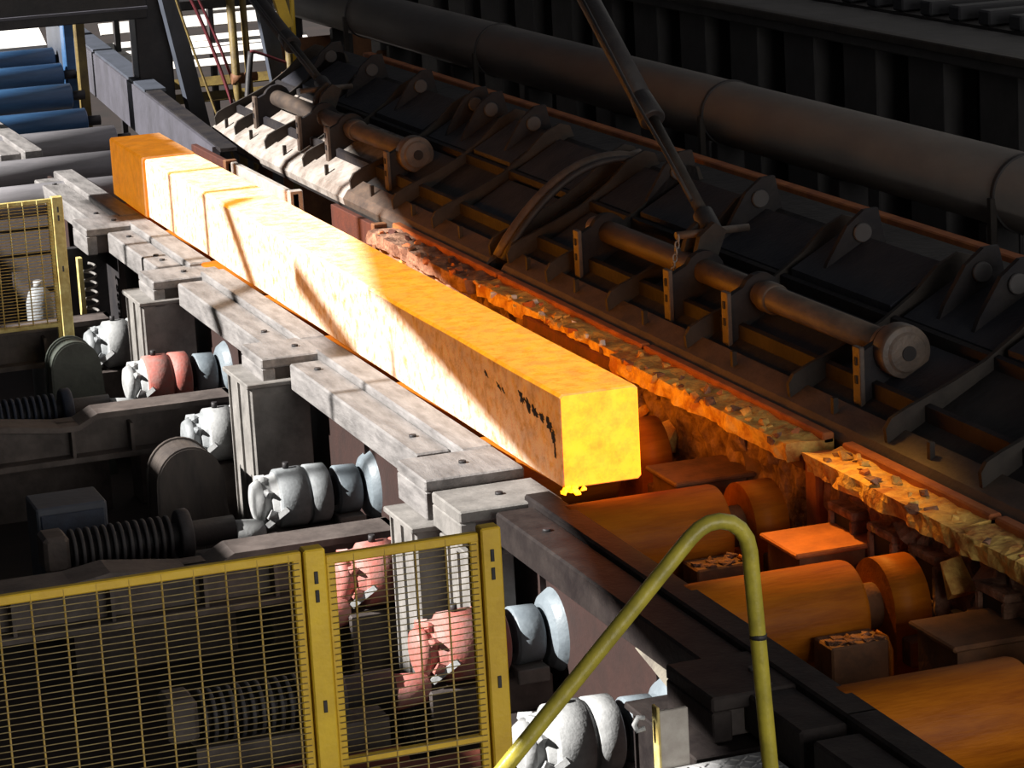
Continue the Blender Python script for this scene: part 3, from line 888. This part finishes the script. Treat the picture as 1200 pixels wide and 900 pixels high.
# side beam of the far table
t = thing('far_side_beam', 'slate-grey side beam of the far table, dropping toward the orange block', 'beam', (1.0, 15, 0), None)
A = Vector((.75, 10.6, .26)); B = Vector((1.42, 21.5, .42))
def along(u, dz=0, dx=0): 
    p = A + (B - A) * u
    return (p.x + dx, p.y, p.z + dz)
MB().bar(along(0, -.24), along(.42, -.24), .06, .46).build('near_plate', 'side_purple', t)
MB().bar(along(.42, -.24), along(.72, -.24), .06, .46).build('middle_plate', 'side_purple', t)
MB().bar(along(.72, -.24), along(1, -.24), .06, .46).build('far_plate', 'side_violet', t)
MB().bar(along(.33, .0, .09), along(1, .0, .09), .2, .03).build('top_flange', 'side_violet', t)
MB().bar(along(-.02, -.01, .07), along(.33, -.01, .07), .14, .03).build('top_flange', 'sooty', t)
for u in (.38, .58, .75, .9):
    MB().cbox(along(u)[0] + .04, along(u)[0] + .2, along(u)[1], along(u)[1] + .05, along(u)[2] - .4, along(u)[2] - .02).build('gusset', 'black_iron', t)

# portal frame: dark lintel, column, slanted stay
t = thing('portal_frame', 'black portal with thick lintel and column at the top left', 'frame', (1.25, 15, -1.4))
MB().cbox(-1.6, 1.2, 14.9, 15.2, .92, 1.6, .01).build('lintel', 'black_iron', t)
MB().cbox(-1.6, 1.2, 14.88, 14.9, 1.01, 1.04, .004).build('lintel_seam', 'side_purple', t)
MB().cbox(1.08, 1.42, 14.95, 15.25, -1.4, 1.7, .012).build('column', 'black_iron', t)
MB().bar((1.36, 14.8, 1.25), (1.62, 14.8, -.25), .16, .18, (0, 1, 0)).build('raking_stay', 'side_violet', t)
MB().cbox(1.43, 2.65, 15.3, 15.5, .92, 1.02, .01).build('cross_tie', 'black_iron', t)
t = tag(MB().bar((2.22, 14.6, 1.3), (2.40, 14.6, -.1), .15, .12, (0, 1, 0)).build('raking_post', 'side_violet'), 'slate-grey leaning post between the yellow poles', 'post')
tag(MB().cbox(.98, 1.08, 17.5, 17.62, -1.4, .9, .01).build('short_post', 'olive_pole'), 'short olive post seen left of the black column', 'post')
tag(MB().cbox(1.13, 1.30, 19.0, 19.2, -1.4, .9, .01).build('blue_cabinet', 'roller_blue'), 'narrow blue cabinet strip left of the black column', 'cabinet')
# olive scaffold poles
for (x0, x1, y, r, z0, z1, lab, m_) in (
        (1.86, 1.84, 14.2, .04, -1.4, 1.4, 'left one of the close pair of olive poles', 'olive_pole'),
        (2.0, 1.97, 14.25, .032, -1.4, 1.4, 'right one of the close pair of olive poles', 'olive_pole'),
        (2.30, 2.33, 14.0, .035, -1.4, 1.4, 'olive pole just left of the rust-coloured sheet', 'olive_pole'),
        (2.45, 2.46, 14.3, .03, .15, 1.4, 'bright yellow pole beside the rust-coloured sheet', 'yellow_paint')):
    t = thing('scaffold_pole', lab, 'pole', ((x0), y, z0), 'scaffold poles at the far end')
    MB().tube([(x0, y, z0), ((x0 + x1) / 2, y, (z0 + z1) / 2), (x1, y, z1)], r, 14).build('pole_tube', m_, t)
    MB().cyl((x0 - .06, y, .35), (x0 + .06, y, .35), r + .012, n=12).build('coupler', 'rust_dark', t)
tag(MB().bar((2.18, 13.9, 1.3), (2.30, 13.9, .82), .1, .08, (0, 1, 0)).build('yellow_gate', 'yellow_bright'), 'bright yellow slanted bar at the top beside the leaning grey post', 'bar')
# cables
cab = [((1.45, 14.5, 1.3), (1.72, 14.4, .7), (1.80, 14.2, .0), (1.86, 14.0, -.3), 'cable_red', .017, 'dark red cable hanging in front of the white slats'),
       ((1.52, 14.5, 1.3), (1.76, 14.4, .75), (1.88, 14.2, .1), (1.92, 14.0, -.3), 'cable_red', .014, 'second dark red cable beside the first'),
       ((1.33, 14.4, 1.3), (1.45, 14.3, .7), (1.62, 14.1, .0), (1.72, 14.0, -.4), 'olive_pole', .012, 'thin olive cable left of the red cables'),
       ((1.98, 14.1, .60), (1.90, 14.0, .30), (1.84, 13.9, .05), (1.80, 13.8, -.35), 'black_iron', .03, 'black hose bundle below the pair of olive poles'),
       ((1.84, 13.7, .15), (1.90, 13.7, .0), (1.93, 13.7, -.12), (1.96, 13.7, -.35), 'rust_orange', .014, 'short orange cable at the foot of the olive poles'),
       ((1.95, 14.0, .62), (2.1, 14.0, .58), (2.2, 14.0, .50), (2.36, 14.0, .46), 'cable_red', .014, 'dark red hose sagging across to the right olive pole')]
for p in cab:
    q = [Vector(v) for v in p[:4]]
    pts = []
    for k in range(17):
        u = k / 16
        pts.append(q[0] * (1 - u) ** 3 + q[1] * 3 * u * (1 - u) ** 2 + q[2] * 3 * u * u * (1 - u) + q[3] * u ** 3)
    tag(MB().tube(pts, p[5], 8).build('cable', p[4]), p[6], 'cable', 'cables at the far end')
# sheets and rack beyond
t = tag(MB().cbox(2.42, 3.4, 14.9, 14.95, -1.4, .60, .006).build('rust_sheet', 'rust_sheet'), 'rust-brown steel sheet standing behind the far hood', 'sheet')
t = thing('slat_rack', 'sunlit white slats showing through the far scaffold', 'rack', (2.9, 20, -1.4))
for (y, z0, z1, m_) in ((20.8, .20, .32, 'white_slat'), (20.5, .06, .115, 'white_slat'), (20.2, .02, .075, 'white_slat'), (19.9, -.03, .03, 'white_slat'), (19.6, -.13, -.06, 'white_slat'),
                        (19.3, -.32, -.23, 'olive_pole'), (19.0, -.45, -.36, 'olive_pole')):
    MB().prism([(y, z0), (y + .11, z1), (y + .14, z1 - .01), (y + .03, z0 - .015)], 1.9, 4.2, 'x').build('slat', m_, t)
for x in (1.95, 3.05, 4.1):
    MB().box(x, x + .06, 20.25, 20.35, -1.4, .5).build('rack_post', 'black_iron', t)
t = tag(MB().prism([(21.0, .35), (21.6, 1.35), (21.7, 1.3), (21.1, .3)], 3.2, 5.2, 'x').build('tilted_sheet', 'white_slat'), 'bright tilted sheet glimpsed behind the far yellow poles', 'sheet')
t = thing('far_rail', 'dark far crossbar above the white slats at the top', 'beam', (2.5, 19, .5))
MB().cbox(1.5, 4.4, 22.0, 22.2, .30, .5, .01).build('bar_upper', 'black_iron', t)
MB().cbox(1.5, 4.4, 22.4, 22.5, .48, .62, .01).build('bar_lower', 'side_violet', t)
t = thing('pipe_manifold', 'red-brown upright pipe loop under the far end of the big pipe', 'pipe', (2.9, 13, -.5))
MB().tube([(2.86, 13.0, -.4), (2.86, 13.0, .55), (2.9, 13.0, .6), (3.0, 13.0, .6), (3.04, 13.0, .55), (3.04, 13.0, -.4)], .03, 10).build('pipe_loop', 'rust_sheet', t)
MB().box(2.80, 3.1, 12.97, 13.03, -.43, -.38).build('loop_foot', 'rust_sheet', t)
# small fittings beside the far hood
t = thing('valve_stub', 'small rusty valve with pale top at the foot of the scaffold', 'valve', (1.55, 11.8, -.3))
MB().lathe((1.55, 12.2, -.35), (0, 0, 1), [(0, .07), (.12, .07), (.14, .05), (.22, .05), (.24, .035), (.3, .03)], 16).build('valve_body', 'rust_sheet', t)
MB().cyl((1.55, 12.2, -.05), (1.55, 12.2, .0), .05, .04, 14).build('valve_cap', 'motor_pale', t)

# ================================================================== YELLOW MESH FENCES
def fence(name_lab, x0, x1, y, ztop, zmid, zbot, pitch, hp, mats, rv=.0035, rh=.0019, group='yellow mesh guard panels', phase=0.):
    t = thing('mesh_panel', name_lab, 'fence', ((x0 + x1) / 2, y, -1.4), group)
    fr, wv, wh = mats
    MB().cbox(x0, x1, y - .015, y + .015, ztop - .03, ztop, .004).build('top_rail', fr, t)
    if zmid is not None: MB().cbox(x0, x1, y - .013, y + .013, zmid - .025, zmid, .004).build('middle_rail', fr, t)
    MB().cbox(x0, x1, y - .015, y + .015, zbot - .03, zbot, .004).build('bottom_rail', fr, t)
    MB().cbox(x0, x0 + .03, y - .0135, y + .0135, -1.4 if zbot < -.3 else zbot, ztop - .002, .004).build('stile', fr, t)
    MB().cbox(x1 - .03, x1, y - .0135, y + .0135, -1.4 if zbot < -.3 else zbot, ztop - .002, .004).build('stile', fr, t)
    v0 = None; x = x0 + phase
    while x < x1 - .03:
        if x > x0 + .035:
            if v0 is None: v0 = MB().cyl((x, y - .012, zbot), (x, y - .012, ztop - .005), rv, n=8).build('upright_wire', wv, t); xf = x
            else: same(v0, t, dx=x - xf)
        x += pitch
    h0 = None; z = ztop - .035; zf = z
    while z > zbot:
        if h0 is None: h0 = MB().cyl((x0 + .01, y - .017, z), (x1 - .01, y - .017, z), rh, n=6).build('cross_wire', wh, t)
        else: same(h0, t, dz=z - zf)
        z -= hp
    return t
def fence_post(x0, x1, y, ztop, label, m_):
    t = thing('fence_post', label, 'post', ((x0 + x1) / 2, y, -1.4), 'yellow fence posts')
    MB().cbox(x0, x1, y - .03, y + .03, -1.4, ztop, .005).build('post_tube', m_, t)
    for z in (ztop - .07, ztop - .13, ztop - .49):
        MB().cbox((x0 + x1) / 2 - .006, (x0 + x1) / 2 + .006, y - .034, y - .0295, z - .04, z, .001).build('slot', 'black_iron', t)
    MB().box(x0 - .01, x1 + .01, y - .05, y + .05, -1.4, -1.385).build('base_plate', m_, t)
    return t
FY = -4.0
fence('wide yellow mesh panel filling the lower left corner', -4.3, -2.512, FY, 1.095, .36, -.35, .1, .0205, ('yellow_paint', 'wire_yellow', 'wire_olive'), phase=.046)
fence_post(-2.508, -2.44, FY, 1.10, 'yellow fence post between the wide and the narrow mesh panels', 'yellow_bright')
fence('narrow yellow mesh panel in front of the red drive units', -2.436, -1.935, FY, 1.07, .40, -.35, .1, .0205, ('yellow_paint', 'wire_yellow', 'wire_olive'), phase=.09)
fence_post(-1.931, -1.865, FY, 1.085, 'yellow fence post at the right end of the narrow mesh panel', 'yellow_paint')
t = thing('yellow_stub', 'small bright yellow stub standing before the narrow mesh panel at the bottom', 'post', (-2.35, -4.15, -1.4))
MB().cbox(-2.385, -2.335, -4.18, -4.12, -1.4, .40, .006).build('stub_tube', 'yellow_bright', t)
MB().box(-2.40, -2.32, -4.2, -4.1, -1.4, -1.385).build('stub_foot', 'yellow_bright', t)
MB().cyl((-2.33, -4.15, .37), (-2.31, -4.15, .37), .022, n=10).build('red_knob', 'cable_red', t)

YB = 7.5
t = fence('small sunlit yellow mesh panel at the far left', -2.4, -1.18, YB, .46, None, -.42, .1, .022, ('yellow_worn', 'yellow_worn', 'wire_yellow'), rv=.005, rh=.003, phase=.02)
fence_post(-1.178, -1.10, YB, .47, 'sunlit worn yellow post of the small far-left mesh panel', 'yellow_worn')

# ================================================================== HANDRAIL
pts = []
HY = -5.0
P0 = Vector((-2.46, HY, .42)); P1 = Vector((-1.605, HY, 1.265))
raw = [P0 + (P1 - P0) * (k / 8) for k in range(9)]
raw += [Vector((-1.575, HY, 1.288)), Vector((-1.545, HY, 1.301)), Vector((-1.51, HY, 1.303)), Vector((-1.475, HY, 1.293)), Vector((-1.447, HY, 1.27)), Vector((-1.428, HY, 1.238)), Vector((-1.42, HY, 1.20))]
raw += [Vector((-1.42 + .012 * k, HY, 1.2 - .2 * k)) for k in range(1, 14)]
t = thing('bent_handrail', 'olive-yellow bent tube handrail rising in the centre foreground', 'handrail', (-1.6, HY, -1.4))
raw = [p + Vector((-.018, 0, -.008)) for p in raw]
MB().tube(raw, .024, 16).build('rail_tube', 'rail_olive', t)
MB().cyl((-1.422, HY, .925), (-1.421, HY, .94), .0255, n=16).build('weld_ring', 'black_iron', t)

# ================================================================== TREAD PLATFORM AT THE BOTTOM
t = thing('tread_platform', 'chequered steel tread platform with upright toe plate at the bottom edge', 'platform', (-.85, -3.3, -1.4))
MB().cbox(-1.02, -.58, -3.75, -3.12, -.22, -.19, .005).build('tread_plate', 'tread_steel', t)
s0 = None
for i in range(11):
    for j in range(14):
        x = -1.0 + i * .039; y = -3.72 + j * .043
        d = .012 if (i + j) % 2 else -.012
        if s0 is None:
            s0 = MB().bar((x - .012, y - d, -.188), (x + .012, y + d, -.188), .007, .006).build('raised_tread', 'tread_steel', t); s0d = d; f = (x, y)
            s1 = None
        elif d == s0d: same(s0, t, dx=x - f[0], dy=y - f[1])
        elif s1 is None:
            s1 = MB().bar((x - .012, y - d, -.188), (x + .012, y + d, -.188), .007, .006).build('raised_tread', 'tread_steel', t); f1 = (x, y)
        else: same(s1, t, dx=x - f1[0], dy=y - f1[1])
MB().cbox(-1.0, -.885, -3.12, -3.10, -.22, .03, .004).build('toe_plate', 'pale_plate', t)
MB().cbox(-1.012, -1.0, -3.13, -3.08, -.22, .05, .003).build('toe_edge', 'yellow_worn', t)
MB().tube([(-1.05, -3.1, -.03), (-1.08, -3.1, -.035), (-1.09, -3.1, -.01), (-1.075, -3.1, .015), (-1.05, -3.1, .01)], .01, 8).build('hook', 'motor_pale', t)
for x in (-1.0, -.62):
    for y in (-3.7, -3.18):
        MB().box(x, x + .03, y, y + .03, -1.4, -.22).build('platform_leg', 'black_iron', t)

# ================================================================== ADDED FILL LAMP OVER THE ROLLERS
LP, LT = Vector((.25, 3.4, 5.4)), Vector((.44, -1.15, 0))
t = thing('added_fill_lamp', 'added bell-shaped orange fill lamp hanging unseen over the rollers', 'lamp', LP)
dl = (LT - LP).normalized()
MB().lathe(LP - dl * .3, dl, [(0, .06), (.1, .08), (.14, .12), (.34, .2), (.35, .18), (.2, .1)], 24).build('lamp_shade', 'black_iron', t)
MB().cyl(LP - dl * .3, LP - dl * .3 + Vector((0, 0, 3.5)), .02, n=10).build('hanging_rod', 'black_iron', t)
ld = bpy.data.lights.new('added_fill_spot', 'SPOT')  # unseen orange spot added to brighten the near rollers and ledge
ld.energy = 4200
ld.color = (1.0, .42, .05)
ld.spot_size = math.radians(13)
ld.spot_blend = 1.0
ld.shadow_soft_size = .12
lo_ = bpy.data.objects.new('added_fill_spot', ld)
COL.objects.link(lo_)
lo_.parent = t
lo_.location = dl * .1
lo_.rotation_euler = dl.to_track_quat('-Z', 'Y').to_euler()
